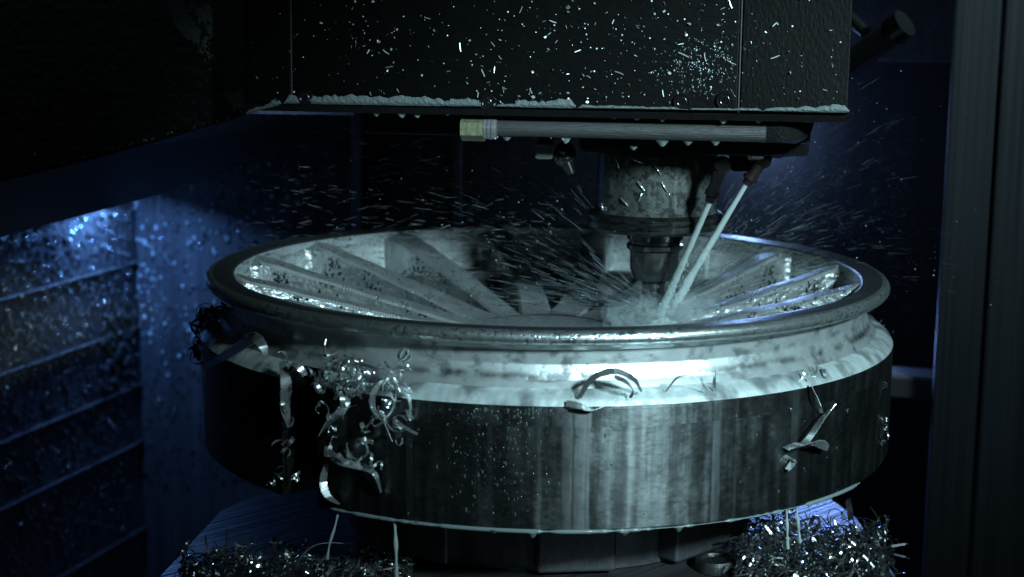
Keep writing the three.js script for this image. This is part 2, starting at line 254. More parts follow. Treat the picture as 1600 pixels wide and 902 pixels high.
// ------------------------------------------------------------------ the wheel blank
const wheel = thing('wheel_blank', 'half machined aluminium alloy wheel with radial spokes lying face up under the cutter', 'wheel', [0, B, 0]);
{
  // flange: flat ring, rounded bead and its underside
  const bead = []; for (let i = 0; i <= 12; i++) { const a = PI / 2 - i / 12 * PI; bead.push([0.2750 + 0.0050 * cos(a), 0.0002 + 0.0050 * sin(a)]); }
  obj('rim_face', revolve([[0.257, 0.0035], [0.2585, 0.0046], [0.266, 0.0055], [0.2738, 0.0053]], -PI, PI, 360, false, 1 / PI, 20), M.annulus, wheel);
  obj('rim_flange', revolve([[0.2738, 0.0053], ...bead, [0.2665, -0.0058], [0.264, -0.0075]], -PI, PI, 360), M.rim, wheel);
  // groove under the flange, rolling out to the ledge
  const gr = [[0.264, -0.0074]]; for (let i = 0; i <= 16; i++) { const t = i / 16; gr.push([0.2632 + 0.0035 * pow(t, 3) - 0.0012 * sin(t * PI), -0.0085 - 0.0225 * t]); } gr.push([0.2700, -0.0350], [0.2705, -0.0358]);
  obj('groove', revolve(gr, -PI, PI, 360, false, 1 / PI, 20), M.groove, wheel);
  // block: a thick ring with a slot at its left front
  const s0 = angleAt(496, 690), s1 = angleAt(441, 680) + 2 * PI;
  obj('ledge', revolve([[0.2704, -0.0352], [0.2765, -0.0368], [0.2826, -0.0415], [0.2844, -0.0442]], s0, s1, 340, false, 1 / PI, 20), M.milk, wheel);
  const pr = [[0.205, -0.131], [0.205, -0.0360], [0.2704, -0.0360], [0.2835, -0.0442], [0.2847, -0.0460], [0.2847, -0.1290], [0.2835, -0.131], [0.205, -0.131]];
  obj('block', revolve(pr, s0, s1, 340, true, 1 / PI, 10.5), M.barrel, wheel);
  obj('core', revolve([[0.2, -0.03], [0.2, -0.126]], -PI, PI, 96), M.rubber, wheel);
  // dish: inner wall of the rim and the pocket floor falling to the hub
  const fl = [[0.2570, 0.0034], [0.2562, -0.004], [0.2545, -0.030], [0.2500, -0.038], [0.2420, -0.0415], [0.2, -0.0465], [0.15, -0.0535], [0.1, -0.060], [0.06, -0.0625], [0.0, -0.063]];
  obj('dish', revolve(fl, -PI, PI, 256, false, 1 / PI * 0.8, 8), M.pocket, wheel);
  const hubTop = [[0, -0.0474], [0.06, -0.0476], [0.075, -0.0492], [0.088, -0.0545], [0.1, -0.0625]];
  obj('hub', revolve(hubTop, -PI, PI, 96), M.spoke, wheel);
  // sixteen spokes: round at the outer end, slightly crowned, chamfered edges, walls down to the pocket floor
  const NS = 16, RO = 0.2555, RI = 0.058, n = 48;
  const topY = (r) => { const t = clamp((r - 0.06) / (RO - 0.06)); return lerp(-0.047, 0.0022, pow(t, 1.2)); };
  const floorY = (r) => lerp(-0.066, -0.044, clamp((r - 0.06) / 0.19));
  function spokeGeo(wob) {
    const rows = [];
    for (let i = 0; i <= n; i++) {
      const t = i / n, r = RO + 0.001 - (RO + 0.001 - RI) * pow(t, 1.6), d = max(0, RO - r);
      const w0 = 0.0125 + 0.0018 * sin(t * 5 + wob) + 0.0015 * sstep(0.45, 1, t), w = w0 * sqrt(clamp(1 - pow(1 - min(1, d / 0.012), 2), 0.02)), wf = w0 + 0.0065 * exp(-d / 0.0035);
      const y = topY(r) + 0.0003 * sin(t * 23 + wob), ch = min(0.0022, w * 0.3), fy = floorY(r) - 0.004;
      const swirl = 0.010 * sin((RO - r) / 0.2 * PI * 0.9), lo = min(y - ch - 0.0005, y - 0.005);
      rows.push([[-wf - 0.0014, fy], [-lerp(w, wf, 0.9), lo], [-w, y - ch], [-w + ch, y], [-w * 0.4, y + 0.0007], [w * 0.4, y + 0.0007], [w - ch, y], [w, y - ch], [lerp(w, wf, 0.9), lo], [wf + 0.0014, fy]].map(([x, yy]) => V(x + swirl, yy, -r)));
    }
    const pos = [], uv = [], g = new THREE.BufferGeometry(); let walls = 0;
    for (const pass of [0, 1]) for (let i = 0; i < n; i++) for (let k = 0; k < 9; k++) { const wall = k < 2 || k > 6; if (wall === (pass === 1)) continue; const a = rows[i][k], b = rows[i][k + 1], c = rows[i + 1][k + 1], d = rows[i + 1][k]; for (const p of [a, d, c, a, c, b]) { pos.push(p.x, p.y, p.z); wall ? uv.push(p.z + wob * 0.1, p.y) : uv.push(p.x, p.z); } if (wall) walls += 6; }
    g.setAttribute('position', new THREE.Float32BufferAttribute(pos, 3)); g.setAttribute('uv', new THREE.Float32BufferAttribute(uv, 2));
    const q = toCreasedNormals(g, 0.5); q.clearGroups(); q.addGroup(0, walls, 0); q.addGroup(walls, pos.length / 3 - walls, 1); return q;
  }
  const forms = [0, 1.7, 3.1].map(spokeGeo);
  for (let k = 0; k < NS; k++) { const s = obj('spoke', forms[k % 3], [M.wallSide, M.spoke], wheel); s.rotation.y = PI / 2 + (10 - k * 360 / NS) * PI / 180; }
}

// ------------------------------------------------------------------ chuck and table under the wheel
const chuck = thing('chuck', 'dark round chuck carrying the wheel above the machine table', 'chuck', [0, 0, 0]);
obj('body', lathe([[0.0, 0.0725], [0.205, 0.0725], [0.2, 0.066], [0.172, 0.062], [0.17, 0.056], [0.17, 0.004], [0.17, 0.0]], 96), M.chuck, chuck);
for (const [a, w] of [[-0.62, 0.075], [0.12, 0.06], [0.78, 0.085]]) { const j = obj('jaw', box(w, 0.046, 0.03, 0, 0.026, 0.168, 0.003), M.chuck, chuck); j.rotation.y = a; }
const table = thing('machine_table', 'grey metal machine table under the chuck, reflecting blue light at its back corners', 'table', [0, 0, 0]);
{
  const c = [[-0.205, -0.1], [-0.27, 0.03], [-0.30, 0.32], [0.262, 0.32], [0.262, 0.03], [0.235, -0.1]];
  obj('top', loft(c.map(([x, z]) => V(x, -0.0005, z)).reverse(), c.map(([x, z]) => V(x, -0.06, z)).reverse()), M.table, table);
  obj('base', cyl(0.2, 0.2, 0.44, 0, -0.281, 0.05), M.floor, table);
}
const knob = thing('clamp_knob', 'small black ring shaped cap on the table at the bottom right of the chuck', 'knob', atY(1118, 889, 0).toArray());
obj('cap', lathe([[0.0, 0.006], [0.010, 0.006], [0.011, 0.0085], [0.014, 0.0085], [0.0155, 0.006], [0.016, 0.0]], 40), M.rubber, knob);
// side bracket far right
const bracket = thing('side_bracket', 'grey horizontal bracket with a dark round end beside the right end of the wheel', 'bracket', atZ(1430, 600, -0.35).toArray());
bracket.rotation.y = -YAW;
obj('arm', box(0.066, 0.026, 0.05, 0, 0, 0, 0.004), mat({ color: grey(0.10), roughness: 0.6 }), bracket);
obj('knob', new THREE.SphereGeometry(0.017, 24, 16).scale(1, 0.9, 1).translate(0.037, -0.02, 0.012), M.rubber, bracket);

// ------------------------------------------------------------------ spindle head
const HY = 9 * PI / 180, hx = V(cos(HY), 0, sin(HY)), hn = V(-sin(HY), 0, cos(HY));
const axis = atZ(1022, 430, 0.0);                              // spindle axis
const headPoint = V(axis.x, 0, axis.z);
const head = thing('milling_unit', 'black machine head cover flecked with chips above the wheel', 'machine head', [axis.x, 0, axis.z]);
head.rotation.y = -HY;
const loc = (px, py, off) => { const p = onPlane(px, py, headPoint.clone().addScaledVector(hn, off), hn).sub(headPoint); return V(p.dot(hx), p.y, off); };
const FZ = 0.135, PZ = 0.122;
{
  const bl = loc(381, 167, FZ), br = loc(1327, 172, FZ), s1 = loc(455, 80, FZ), s2 = loc(1157, 80, FZ), H = 0.16;
  const yb = (bl.y + br.y) / 2;
  const w = (a, b) => box(b - a - 0.0016, H, 0.30, (a + b) / 2, yb + H / 2, FZ - 0.15, 0.0012);
  obj('front_panel', w(bl.x, s1.x), M.black, head); obj('front_panel', w(s1.x, s2.x), M.black, head); obj('front_panel', w(s2.x, br.x), M.black, head);
  for (const s of [s1, s2]) obj('seam', box(0.0012, H, 0.003, s.x, yb + H / 2, FZ - 0.0005, 0.0004), M.seam, head);
  obj('bottom_lip', box(br.x - bl.x, 0.005, 0.28, (br.x + bl.x) / 2, yb - 0.0035, FZ - 0.138, 0.001), M.under, head);
  for (const [x, y] of [[478, 153], [762, 160], [1066, 159], [1133, 157]]) { const p = loc(x, y, FZ); const b = obj('bolt', lathe([[0, 0.004], [0.0045, 0.004], [0.006, 0.0028], [0.0066, 0.0008], [0.0066, -0.001]], 24).rotateX(PI / 2).translate(p.x, p.y, FZ), M.under, head); obj('socket', new THREE.TorusGeometry(0.0033, 0.0008, 8, 20).translate(p.x, p.y, FZ + 0.004), M.darkSteel, b); }
  const pl = loc(560, 180, 0.09), prr = loc(1268, 200, 0.09), py = loc(900, 214, 0.09).y;
  obj('under_plate', box(prr.x - pl.x, 0.02, 0.16, (pl.x + prr.x) / 2, yb - 0.016, 0.0, 0.003), M.under, head);
  obj('under_plate', box(prr.x - loc(900, 200, 0.07).x, 0.022, 0.10, (prr.x + loc(900, 200, 0.07).x) / 2, yb - 0.028, 0.0, 0.004), M.under, head);
}
// spindle nose, tool holder and end mill: turned about the spindle axis
const yAt = (py, z = axis.z) => atZ(1022, py, z).y;
const nose = thing('spindle_nose', 'stained round spindle nose with a collar hanging under the black head', 'spindle', [axis.x, 0, axis.z]);
{
  const y0 = yAt(222), y1 = yAt(340, axis.z + 0.05), y2 = yAt(372, axis.z + 0.055);
  obj('housing', revolve([[0.0495, yAt(205)], [0.0495, y1 + 0.003], [0.0515, y1]], -PI, PI, 96, false, 1 / PI, 9), M.nose, nose);
  obj('upper_ring', lathe([[0.02, yAt(246, axis.z + 0.054)], [0.0525, yAt(246, axis.z + 0.054)], [0.054, yAt(243, axis.z + 0.054)], [0.054, yAt(196)], [0.02, yAt(196)]].reverse(), 72), M.under, nose);
  const h = y1 - y2;
  obj('collar', lathe([[0.0515, y1], [0.0545, y1 - 0.001], [0.0562, y1 - 0.003], [0.0562, y1 - h * 0.36], [0.0552, y1 - h * 0.4], [0.0552, y1 - h * 0.46], [0.0562, y1 - h * 0.5], [0.0560, y1 - h * 0.8], [0.0535, y2 + 0.0006], [0.05, y2], [0.02, y2]].reverse(), 96), M.collar, nose);
}
const holder = thing('tool_holder', 'polished dark tool holder with grooved rings under the spindle collar', 'tool holder', [axis.x, 0, axis.z]);
{
  const Y = (p) => yAt(p, axis.z + 0.022);
  obj('flange_ring', lathe([[0.02, Y(366)], [0.0235, Y(368)], [0.0235, Y(378)], [0.0215, Y(380)], [0.0215, Y(385)], [0.0235, Y(387)], [0.0235, Y(393)], [0.0225, Y(395)], [0.0195, Y(396)]].reverse(), 72), M.darkSteel, holder);
  obj('sleeve', lathe([[0.0195, Y(395)], [0.0207, Y(397)], [0.0207, Y(400)], [0.0203, Y(401)], [0.0203, Y(426)], [0.0197, Y(428)], [0.0175, Y(441)], [0.0165, Y(443)], [0.008, Y(443)]].reverse(), 72), M.steel, holder);
}
const mill = thing('end_mill', 'short round cutting tool clamped in the tool holder, its tip in the coolant splash', 'cutter', [axis.x, 0, axis.z]);
obj('shank', lathe([[0.0098, yAt(440)], [0.0098, yAt(452)], [0.0094, yAt(453)], [0.0094, yAt(455)], [0.0098, yAt(456)], [0.0098, yAt(466)]].reverse(), 48), M.steel, mill);
{
  const sh = new THREE.Shape(), N = 60; for (let i = 0; i <= N; i++) { const a = i / N * 2 * PI, r = 0.0093 * (0.84 + 0.16 * pow(abs(cos(a * 2)), 0.6)); i ? sh.lineTo(r * cos(a), r * sin(a)) : sh.moveTo(r * cos(a), r * sin(a)); }
  const y0 = yAt(466), y1 = B - 0.047, g = new THREE.ExtrudeGeometry(sh, { depth: y0 - y1, steps: 24, bevelEnabled: false }); const p = g.attributes.position;
  for (let i = 0; i < p.count; i++) { const a = p.getZ(i) * 70, x = p.getX(i), y = p.getY(i); p.setXY(i, x * cos(a) - y * sin(a), x * sin(a) + y * cos(a)); }
  g.rotateX(PI / 2).translate(0, y0, 0); g.computeVertexNormals(); obj('flutes', g, M.steel, mill);
}

// ------------------------------------------------------------------ coolant pipe, nozzles, jets
const pipeThing = thing('coolant_pipe', 'long grey coolant pipe with a yellowish hex end fitting under the head', 'pipe', [axis.x, 0, axis.z]);
pipeThing.rotation.y = -HY;
{
  const a = loc(776, 200, PZ), b = loc(1205, 208, PZ), c = loc(1262, 203, PZ - 0.015); const y = (a.y + b.y) / 2; a.y = b.y = y;
  obj('tube', rod(a, b, 0.0066, 0.0066, 32), M.pipe, pipeThing);
  obj('elbow', tube([b.clone().add(V(-0.004, 0, 0)), b.clone().add(V(0.01, 0, 0)), c.clone().add(V(-0.004, -0.001, -0.01)), c.clone().add(V(0.0, 0.012, -0.03))], 0.0066, 30, 24), M.under, pipeThing);
  const e = loc(722, 205, PZ), m = loc(757, 205, PZ);
  const hex = new THREE.CylinderGeometry(0.0098, 0.0098, m.x - e.x, 6).rotateZ(PI / 2).rotateX(PI / 6).translate((e.x + m.x) / 2, y - 0.001, PZ);
  obj('hex_fitting', toCreasedNormals(hex.toNonIndexed(), 0.3), M.brass, pipeThing);
  obj('collar', [0, 1, 2].map((k) => new THREE.CylinderGeometry(0.0088, 0.0088, 0.0024, 24).rotateZ(PI / 2).translate(m.x + 0.0016 + k * 0.003, y - 0.0005, PZ)).concat([new THREE.CylinderGeometry(0.0078, 0.0078, 0.0105, 24).rotateZ(PI / 2).translate(m.x + 0.005, y, PZ)]), M.wetMetal, pipeThing);
}
const leftNozzle = thing('coolant_nozzle', 'wet square fitting with a dark ball joint under the pipe, left of the spindle', 'nozzle', loc(850, 235, 0.07).applyAxisAngle(V(0, 1, 0), -HY).add(headPoint).toArray());
obj('block', box(0.0150, 0.0135, 0.014, 0, 0, 0, 0.003), M.wetMetal, leftNozzle);
obj('neck', cyl(0.0055, 0.0065, 0.009, 0.001, 0.0095, 0, 24), M.under, leftNozzle);
obj('ball_joint', new THREE.SphereGeometry(0.0085, 24, 18).scale(1.05, 1.2, 1).translate(0.0165, -0.003, 0), M.darkSteel, leftNozzle);
obj('tip', rod(V(0.018, -0.009, 0.002), V(0.022, -0.018, 0.004), 0.005, 0.003), M.darkSteel, leftNozzle);
function jetNozzle(label, a, b, col) {     // a: top of the nozzle, b: its mouth
  const g = thing('coolant_nozzle', label, 'nozzle', a.toArray()), d = b.clone().sub(a), at = (t) => d.clone().multiplyScalar(t);
  obj('swivel', new THREE.SphereGeometry(0.0072, 24, 16), M.under, g);
  obj('barrel', rod(at(0), at(0.72), 0.005, 0.0045), col, g);
  obj('collar', rod(at(0.68), at(0.82), 0.0062, 0.0062, 8), col, g);
  obj('mouth', rod(at(0.82), at(1), 0.0045, 0.0034), col, g); return g;
}
const n1a = atZ(1128, 258, 0.075), n1b = atZ(1109, 316, 0.072), n2a = atZ(1192, 250, 0.045), n2b = atZ(1166, 288, 0.045);
jetNozzle('dark nozzle in front of the spindle nose, source of the left coolant jet', n1a, n1b, M.under);
const rn = jetNozzle('reddish brown nozzle under a wet fitting, source of the right coolant jet', n2a, n2b, M.nozzle);
obj('fitting', [box(0.016, 0.015, 0.016, -0.0055, 0.0075, 0, 0.004), cyl(0.0075, 0.0075, 0.006, -0.0055, 0.018, 0, 8)], M.wetMetal, rn);
obj('bracket', box(0.022, 0.016, 0.016, 0.008, 0.009, -0.006, 0.005), M.under, rn);
obj('valve', [box(0.024, 0.034, 0.022, -0.008, 0.004, -0.045, 0.003), cyl(0.006, 0.006, 0.03, -0.008, 0.03, -0.045, 20)], M.under, rn);
function jet(label, a, b, r0, r1, k) {
  const pts = [], d = b.clone().sub(a), N = 140, R = 16, pos = [], idx = [], uv = [], q = new THREE.Quaternion().setFromUnitVectors(V(0, 1, 0), d.clone().normalize());
  for (let i = 0; i <= N; i++) { const t = i / N, r = lerp(r0, r1, pow(t, 1.5)); for (let j = 0; j < R; j++) { const f = j / R * 2 * PI, rr = r * (1 + (0.06 + 0.34 * t) * (fbm(t * 9 + k, 3 + 1.6 * cos(f) + k, 3) + 0.6 * fbm(t * 24 + k, 4 + 2 * sin(f), 2) - 0.8) * 1.4); const p = V(rr * cos(f), t * d.length(), rr * sin(f)).applyQuaternion(q); p.y -= 0.0; pos.push(p.x, p.y, p.z); uv.push(j / R, t); } }
  for (let i = 0; i < N; i++) for (let j = 0; j < R; j++) { const a0 = i * R + j, b0 = i * R + (j + 1) % R; idx.push(a0, b0, a0 + R, b0, b0 + R, a0 + R); }
  const g = new THREE.BufferGeometry(); g.setAttribute('position', new THREE.Float32BufferAttribute(pos, 3)); g.setAttribute('uv', new THREE.Float32BufferAttribute(uv, 2)); g.setIndex(idx); g.computeVertexNormals();
  const m = obj('coolant_jet', g, M.coolant); m.position.copy(a); return tag(m, label, 'jet');
}
const hit = atZ(1030, 492, 0.012);
jet('left and nearer of the two milky coolant jets, aimed at the cutter tip', n1b, atZ(1032, 490, 0.014), 0.0023, 0.0036, 1);
jet('right and farther of the two milky coolant jets, passing beside the spindle collar', n2b, atZ(1046, 488, 0.002), 0.0020, 0.0048, 5);

// ------------------------------------------------------------------ slanted black cover at the upper left
const cover = thing('slanted_cover', 'black slanted machine cover filling the upper left above the blue lit wall', 'cover', [0, 0, 0]);
{
  const zf = 0.03, F = [[-80, -80], [-80, 300], [20, 277], [200, 232], [384, 178], [384, -80]].map(([x, y]) => atZ(x, y, zf + (x - 384) / 384 * -0.02));
  const K = [[-80, -80], [-80, 393], [20, 366], [250, 304], [553, 180], [553, -80]].map(([x, y]) => atZ(x, y, -0.2));
  obj('shell', loft(F, K), M.cover, cover);
  const e = [[-60, 296], [20, 277], [120, 253], [250, 218], [384, 178]].map(([x, y]) => atZ(x, y, zf + (x - 384) / 384 * -0.02));
  obj('edge', tube(e, 0.0012, 60, 8), M.under, cover);
}
const bar = thing('round_bar', 'black round bar with a clamp ring sticking out behind the head at the top right', 'bar', [0, 0, 0]);
{
  const a = atZ(1300, 120, -0.25), b = atZ(1412, 38, -0.2), d = b.clone().sub(a).normalize();
  obj('shaft', rod(a, b, 0.0125, 0.0125, 28), M.rubber, bar);
  obj('end_ring', rod(b.clone().addScaledVector(d, -0.012), b.clone().addScaledVector(d, 0.002), 0.0142, 0.0142, 28), M.darkSteel, bar);
  obj('bracket', rod(atZ(1315, 15, -0.27), atZ(1352, 50, -0.24), 0.006), M.rubber, bar);
}

// ------------------------------------------------------------------ coolant: foam, drops, runs, spray
function froth(path, h, tops, thick, s) {      // froth along an edge: path(t) -> point, up the y axis by tops(t), bulging towards n
  const N = s.n, R = 10, pos = [], idx = [];
  for (let i = 0; i <= N; i++) { const t = i / N, p = path(t), top = tops(t); for (let j = 0; j <= R; j++) { const v = j / R, lump = fbm(t * N * 0.2 + s.k, v * 6, 3); const bulge = thick * sin(clamp(v * 1.05) * PI) * (0.5 + lump) + 0.0004; pos.push(p.x + s.nrm.x * bulge, p.y + top * v * (0.45 + 0.55 * fbm(t * N * 0.06, s.k, 2) + 0.28 * fbm(t * N * 0.16, s.k + 5, 3)), p.z + s.nrm.z * bulge); } }
  for (let i = 0; i < N; i++) for (let j = 0; j < R; j++) { const a = i * (R + 1) + j, b = a + R + 1; idx.push(a, b, a + 1, b, b + 1, a + 1); }
  const g = new THREE.BufferGeometry(); g.setAttribute('position', new THREE.Float32BufferAttribute(pos, 3)); g.setIndex(idx); g.computeVertexNormals(); g.setAttribute('uv', new THREE.Float32BufferAttribute(new Float32Array(pos.length / 3 * 2), 2)); return g;
}
const toWorld = (p) => p.clone().applyAxisAngle(V(0, 1, 0), -HY).add(headPoint);
{
  const seg = [[384, 440, 6, 13], [440, 700, 15, 15], [700, 760, 14, 4], [690, 775, 9, 15], [775, 815, 4, 8], [800, 900, 13, 14], [900, 1075, 6, 4], [1075, 1190, 3, 5], [1190, 1327, 4, 13]];
  const gs = seg.map(([a, b, h0, h1], k) => froth((t) => toWorld(loc(lerp(a, b, t), lerp(a, b, t) < 450 ? lerp(178, 161, (lerp(a, b, t) - 384) / 66) : lerp(162, 176, (lerp(a, b, t) - 450) / 870), FZ + 0.0015)), 0, (t) => lerp(h0, h1, t) / 2080 * sstep(0, 0.06, t) * (1 - 0.6 * sstep(0.92, 1, t)), 0.0018, { n: floor((b - a) * 1.2), k: k * 13, nrm: hn }));
  stuff(obj('coolant_foam', gs, M.froth), 'pale coolant froth clinging along the bottom edge of the black head', 'foam');
}
// film of froth splashed on the right of the slanted cover
function film(px0, py0, px1, py1, N, R, maskFn, place, thick) {
  const pos = [], idx = [], ok = [], nrm = V(0, 0, 1);
  for (let j = 0; j <= R; j++) for (let i = 0; i <= N; i++) { const x = lerp(px0, px1, i / N), y = lerp(py0, py1, j / R), m = maskFn(x, y); const p = place(x, y).addScaledVector(nrm, 0.0006 + thick * m * (0.4 + fbm(x * 0.25, y * 0.25, 3))); pos.push(p.x, p.y, p.z); ok.push(m > 0.02); }
  for (let j = 0; j < R; j++) for (let i = 0; i < N; i++) { const a = j * (N + 1) + i, b = a + 1, c = a + N + 1, d = c + 1; if (ok[a] && ok[b] && ok[c] && ok[d]) idx.push(a, c, b, b, c, d); }
  const g = new THREE.BufferGeometry(); g.setAttribute('position', new THREE.Float32BufferAttribute(pos, 3)); g.setIndex(idx); g.computeVertexNormals(); g.setAttribute('uv', new THREE.Float32BufferAttribute(new Float32Array(pos.length / 3 * 2), 2)); return g;
}
{
  const mask = (x, y) => { const edge = 382 - 40 * (1 - y / 178) - 12; const mid = x < 383 ? 1 - sstep(8 + 40 * (1 - y / 178), 20 + 70 * (1 - y / 178), 382 - x - 60 * pow(1 - y / 178, 1.6)) : 0; return clamp(mid * sstep(0.40, 0.60, 0.6 * fbm(x * 0.05, y * 0.04, 4) + 0.4 * fbm(x * 0.3, y * 0.22, 3)) * 1.1 - 0.05); };
  stuff(obj('coolant_film', film(240, -10, 383, 176, 240, 280, mask, (x, y) => atZ(x, y, 0.032 + (x - 384) / 384 * -0.02), 0.0012), mat({ color: new THREE.Color().setRGB(0.075, 0.09, 0.09), roughness: 0.8 })), 'thin pale splash of froth on the right side of the slanted black cover', 'foam');
}
// hanging drops
const dropGeo = lathe([[0, -0.0042], [0.0012, -0.0038], [0.0022, -0.0028], [0.0035, -0.0010], [0.0046, 0.0004], [0.0030, 0.0009], [0, 0.001]], 16);
let drop0 = null;
function hangDrop(p, s, label, group) { let d; if (!drop0) { d = drop0 = obj('coolant_drop', dropGeo, M.drop); } else { d = drop0.clone(); d.name = numbered('coolant_drop'); scene.add(d); } d.position.copy(p); d.scale.set(s, s * rnd(0.7, 1.1), s); tag(d, label, 'drop', group); return d; }
for (const [x, y, s] of [[517, 172, .6], [560, 173, .6], [588, 174, .9], [628, 177, .9], [652, 180, .6], [700, 178, .5], [960, 182, .6], [995, 183, .8], [1035, 184, 0.8], [1130, 186, .9], [1185, 187, .8]]) hangDrop(toWorld(loc(x, y, FZ - 0.004)), s, 'coolant drop hanging from the bottom lip of the black head', 'drops under the head lip');
for (const [x, y, s] of [[792, 215, .8], [884, 217, .9], [1035, 221, 1.1], [1075, 222, .8], [1118, 222, .8], [990, 230, 0.7]]) hangDrop(toWorld(loc(x, y, PZ)), s, 'coolant drop hanging along the underside of the coolant pipe', 'drops under the pipe');
for (const [x, y, s] of [[652, 815, .7], [772, 827, .9], [832, 832, .9], [975, 831, .9], [1060, 824, .8], [740, 824, .6], [920, 832, .6]]) hangDrop(onCyl(x, y, 0.283), s, 'coolant drop hanging from the lower edge of the wheel block', 'drops under the block');
// strands of coolant falling from the block
function strand(label, pts, r) { const c = new THREE.CatmullRomCurve3(pts), N = 40, K = 8, pos = [], idx = []; for (let i = 0; i <= N; i++) { const t = i / N, p = c.getPoint(t), rr = r * (0.55 + 0.45 * sin(t * 7 + r * 900) ** 2); for (let j = 0; j < K; j++) { const f = j / K * 2 * PI; pos.push(p.x + rr * cos(f), p.y, p.z + rr * sin(f)); } } for (let i = 0; i < N; i++) for (let j = 0; j < K; j++) { const a = i * K + j, b = i * K + (j + 1) % K; idx.push(a, a + K, b, b, a + K, b + K); } const g = new THREE.BufferGeometry(); g.setAttribute('position', new THREE.Float32BufferAttribute(pos, 3)); g.setIndex(idx); g.computeVertexNormals(); g.setAttribute('uv', new THREE.Float32BufferAttribute(new Float32Array(pos.length / 3 * 2), 2)); return tag(obj('coolant_strand', g, M.coolant), label, 'coolant strand'); }
const zOf = (px, R = 0.281) => onCyl(px, 800, R).z;
strand('straight coolant strand falling from the block at the lower left, longest of the strands', [atZ(616, 806, zOf(616)), atZ(618, 840, zOf(616)), atZ(619, 870, zOf(616)), atZ(620, 930, zOf(616))], 0.0017);
strand('slanting coolant strand falling from the left front of the block above the chips', [atZ(530, 792, zOf(530)), atZ(524, 820, zOf(530)), atZ(515, 850, zOf(530)), atZ(511, 874, zOf(530))], 0.0012);
strand('left one of two coolant strands falling onto the bright chip heap', [atZ(1229, 790, zOf(1229)), atZ(1230, 820, zOf(1229)), atZ(1231, 858, zOf(1229))], 0.0013);
strand('right one of two coolant strands falling onto the bright chip heap', [atZ(1244, 786, zOf(1244)), atZ(1247, 815, zOf(1244)), atZ(1250, 848, zOf(1244))], 0.0013);

// drops caught on the walls
function swarm(name, geo, m, n, place, label, category) { const im = shadow(new THREE.InstancedMesh(geo, m, n)); im.name = numbered(name); const o = new THREE.Object3D(); for (let i = 0; i < n; i++) { o.scale.set(1, 1, 1); o.rotation.set(0, 0, 0); place(o, i); o.updateMatrix(); im.setMatrixAt(i, o.matrix); } scene.add(im); return stuff(im, label, category); }
const bead = new THREE.SphereGeometry(1, 10, 8);
swarm('wall_drops', bead, M.wallDrop, 2600, (o) => { const p = onPlane(rnd(-20, 206), 330 + 570 * pow(rnd(), 1.5), corner.clone().addScaledVector(leftN, 0.005), leftN); o.position.copy(p); const s = rnd(0.0009, 0.0022) * (rnd() > 0.93 ? 1.6 : 1); o.scale.set(s * 0.8, s * rnd(1, 2.6), s * 0.8); o.rotation.z = rnd(-0.2, 0.2); }, 'coolant drops scattered over the boards of the left side wall', 'drops');
swarm('wall_drops', bead, M.wallDrop, 1500, (o) => { const x = 208 + 300 * pow(rnd(), 1.25), p = onPlane(x, rnd(200, 760), corner.clone().addScaledVector(backN, 0.001), backN); o.position.copy(p); const s = 0.0005 + 0.0018 * pow(rnd(), 2); o.scale.set(s * 0.8, s * rnd(1, 2.4), s * 0.7); o.rotation.z = rnd(-0.25, 0.25); }, 'blurred coolant drops on the blue lit back wall beside the wheel', 'drops');
swarm('wall_flecks', bead, M.chip, 420, (o) => { const q = rnd() > 0.55, p = q ? onPlane(208 + 300 * pow(rnd(), 1.3), rnd(200, 640), corner.clone().addScaledVector(backN, 0.002), backN) : onPlane(rnd(-10, 206), 335 + 500 * pow(rnd(), 1.6), corner.clone().addScaledVector(leftN, 0.006), leftN); o.position.copy(p); const s = 0.0006 + 0.0014 * pow(rnd(), 2.5); o.scale.set(s, s * rnd(0.7, 1.6), s * 0.6); o.rotation.set(rnd(-0.5, 0.5), rnd(3), rnd(3)); }, 'glinting flecks of metal stuck to the blue lit walls on the left', 'chips');
swarm('wall_drops', bead, M.foam, 330, (o) => { const p = onPlane(208 + 260 * pow(rnd(), 1.8), rnd(250, 560), corner.clone().addScaledVector(backN, 0.002), backN); o.position.copy(p); const s = 0.0007 + 0.0015 * pow(rnd(), 2); o.scale.set(s * 0.8, s * rnd(0.9, 1.7), s * 0.8); }, 'pale coolant drops on the blue lit wall right of the boards', 'drops');
// dark chip clot in the corner of the walls
{
  const gs = []; for (let i = 0; i < 90; i++) { const p = onPlane(185 + rnd(-28, 28), 545 + rnd(-55, 70) , corner.clone().addScaledVector(leftN, 0.006), leftN); const s = rnd(0.002, 0.005); gs.push(new THREE.IcosahedronGeometry(1, 1).scale(s * 0.7, s * rnd(0.8, 2.5), s).rotateZ(rnd(-0.4, 0.4)).translate(p.x, p.y, p.z)); }
  stuff(obj('chip_clot', gs, M.rubber), 'dark clot of chips stuck in the corner of the left wall', 'chips');
}
// spray thrown off the cutter: drawn-out drops
const streakGeo = new THREE.SphereGeometry(1, 6, 6);
function flyDrop(o, p, dir, len, r) { o.position.copy(p); o.quaternion.setFromUnitVectors(V(0, 1, 0), dir.normalize()); o.scale.set(r, len / 2, r); }
swarm('coolant_spray', streakGeo, M.spray, 2500, (o) => {
  const a = lerp(8, 172, rnd()) * PI / 180, dist = 0.015 + 0.24 * pow(rnd(), 1.3), f = rnd(-0.9, 0.05); const d = V(-cos(a) * (rnd() > 0.3 ? 1 : -0.6), sin(a) * 0.62, f).normalize(); const p = hit.clone().addScaledVector(d, dist); d.y -= dist * 1.2; flyDrop(o, p, d.add(V(rnd(-0.1, 0.1), rnd(-0.1, 0.1), 0)), rnd(0.005, 0.022), (0.00004 + 0.0001 * pow(rnd(), 4)) * (1.1 - 2 * dist));
}, 'streaks of coolant spray thrown out round the cutter', 'spray');
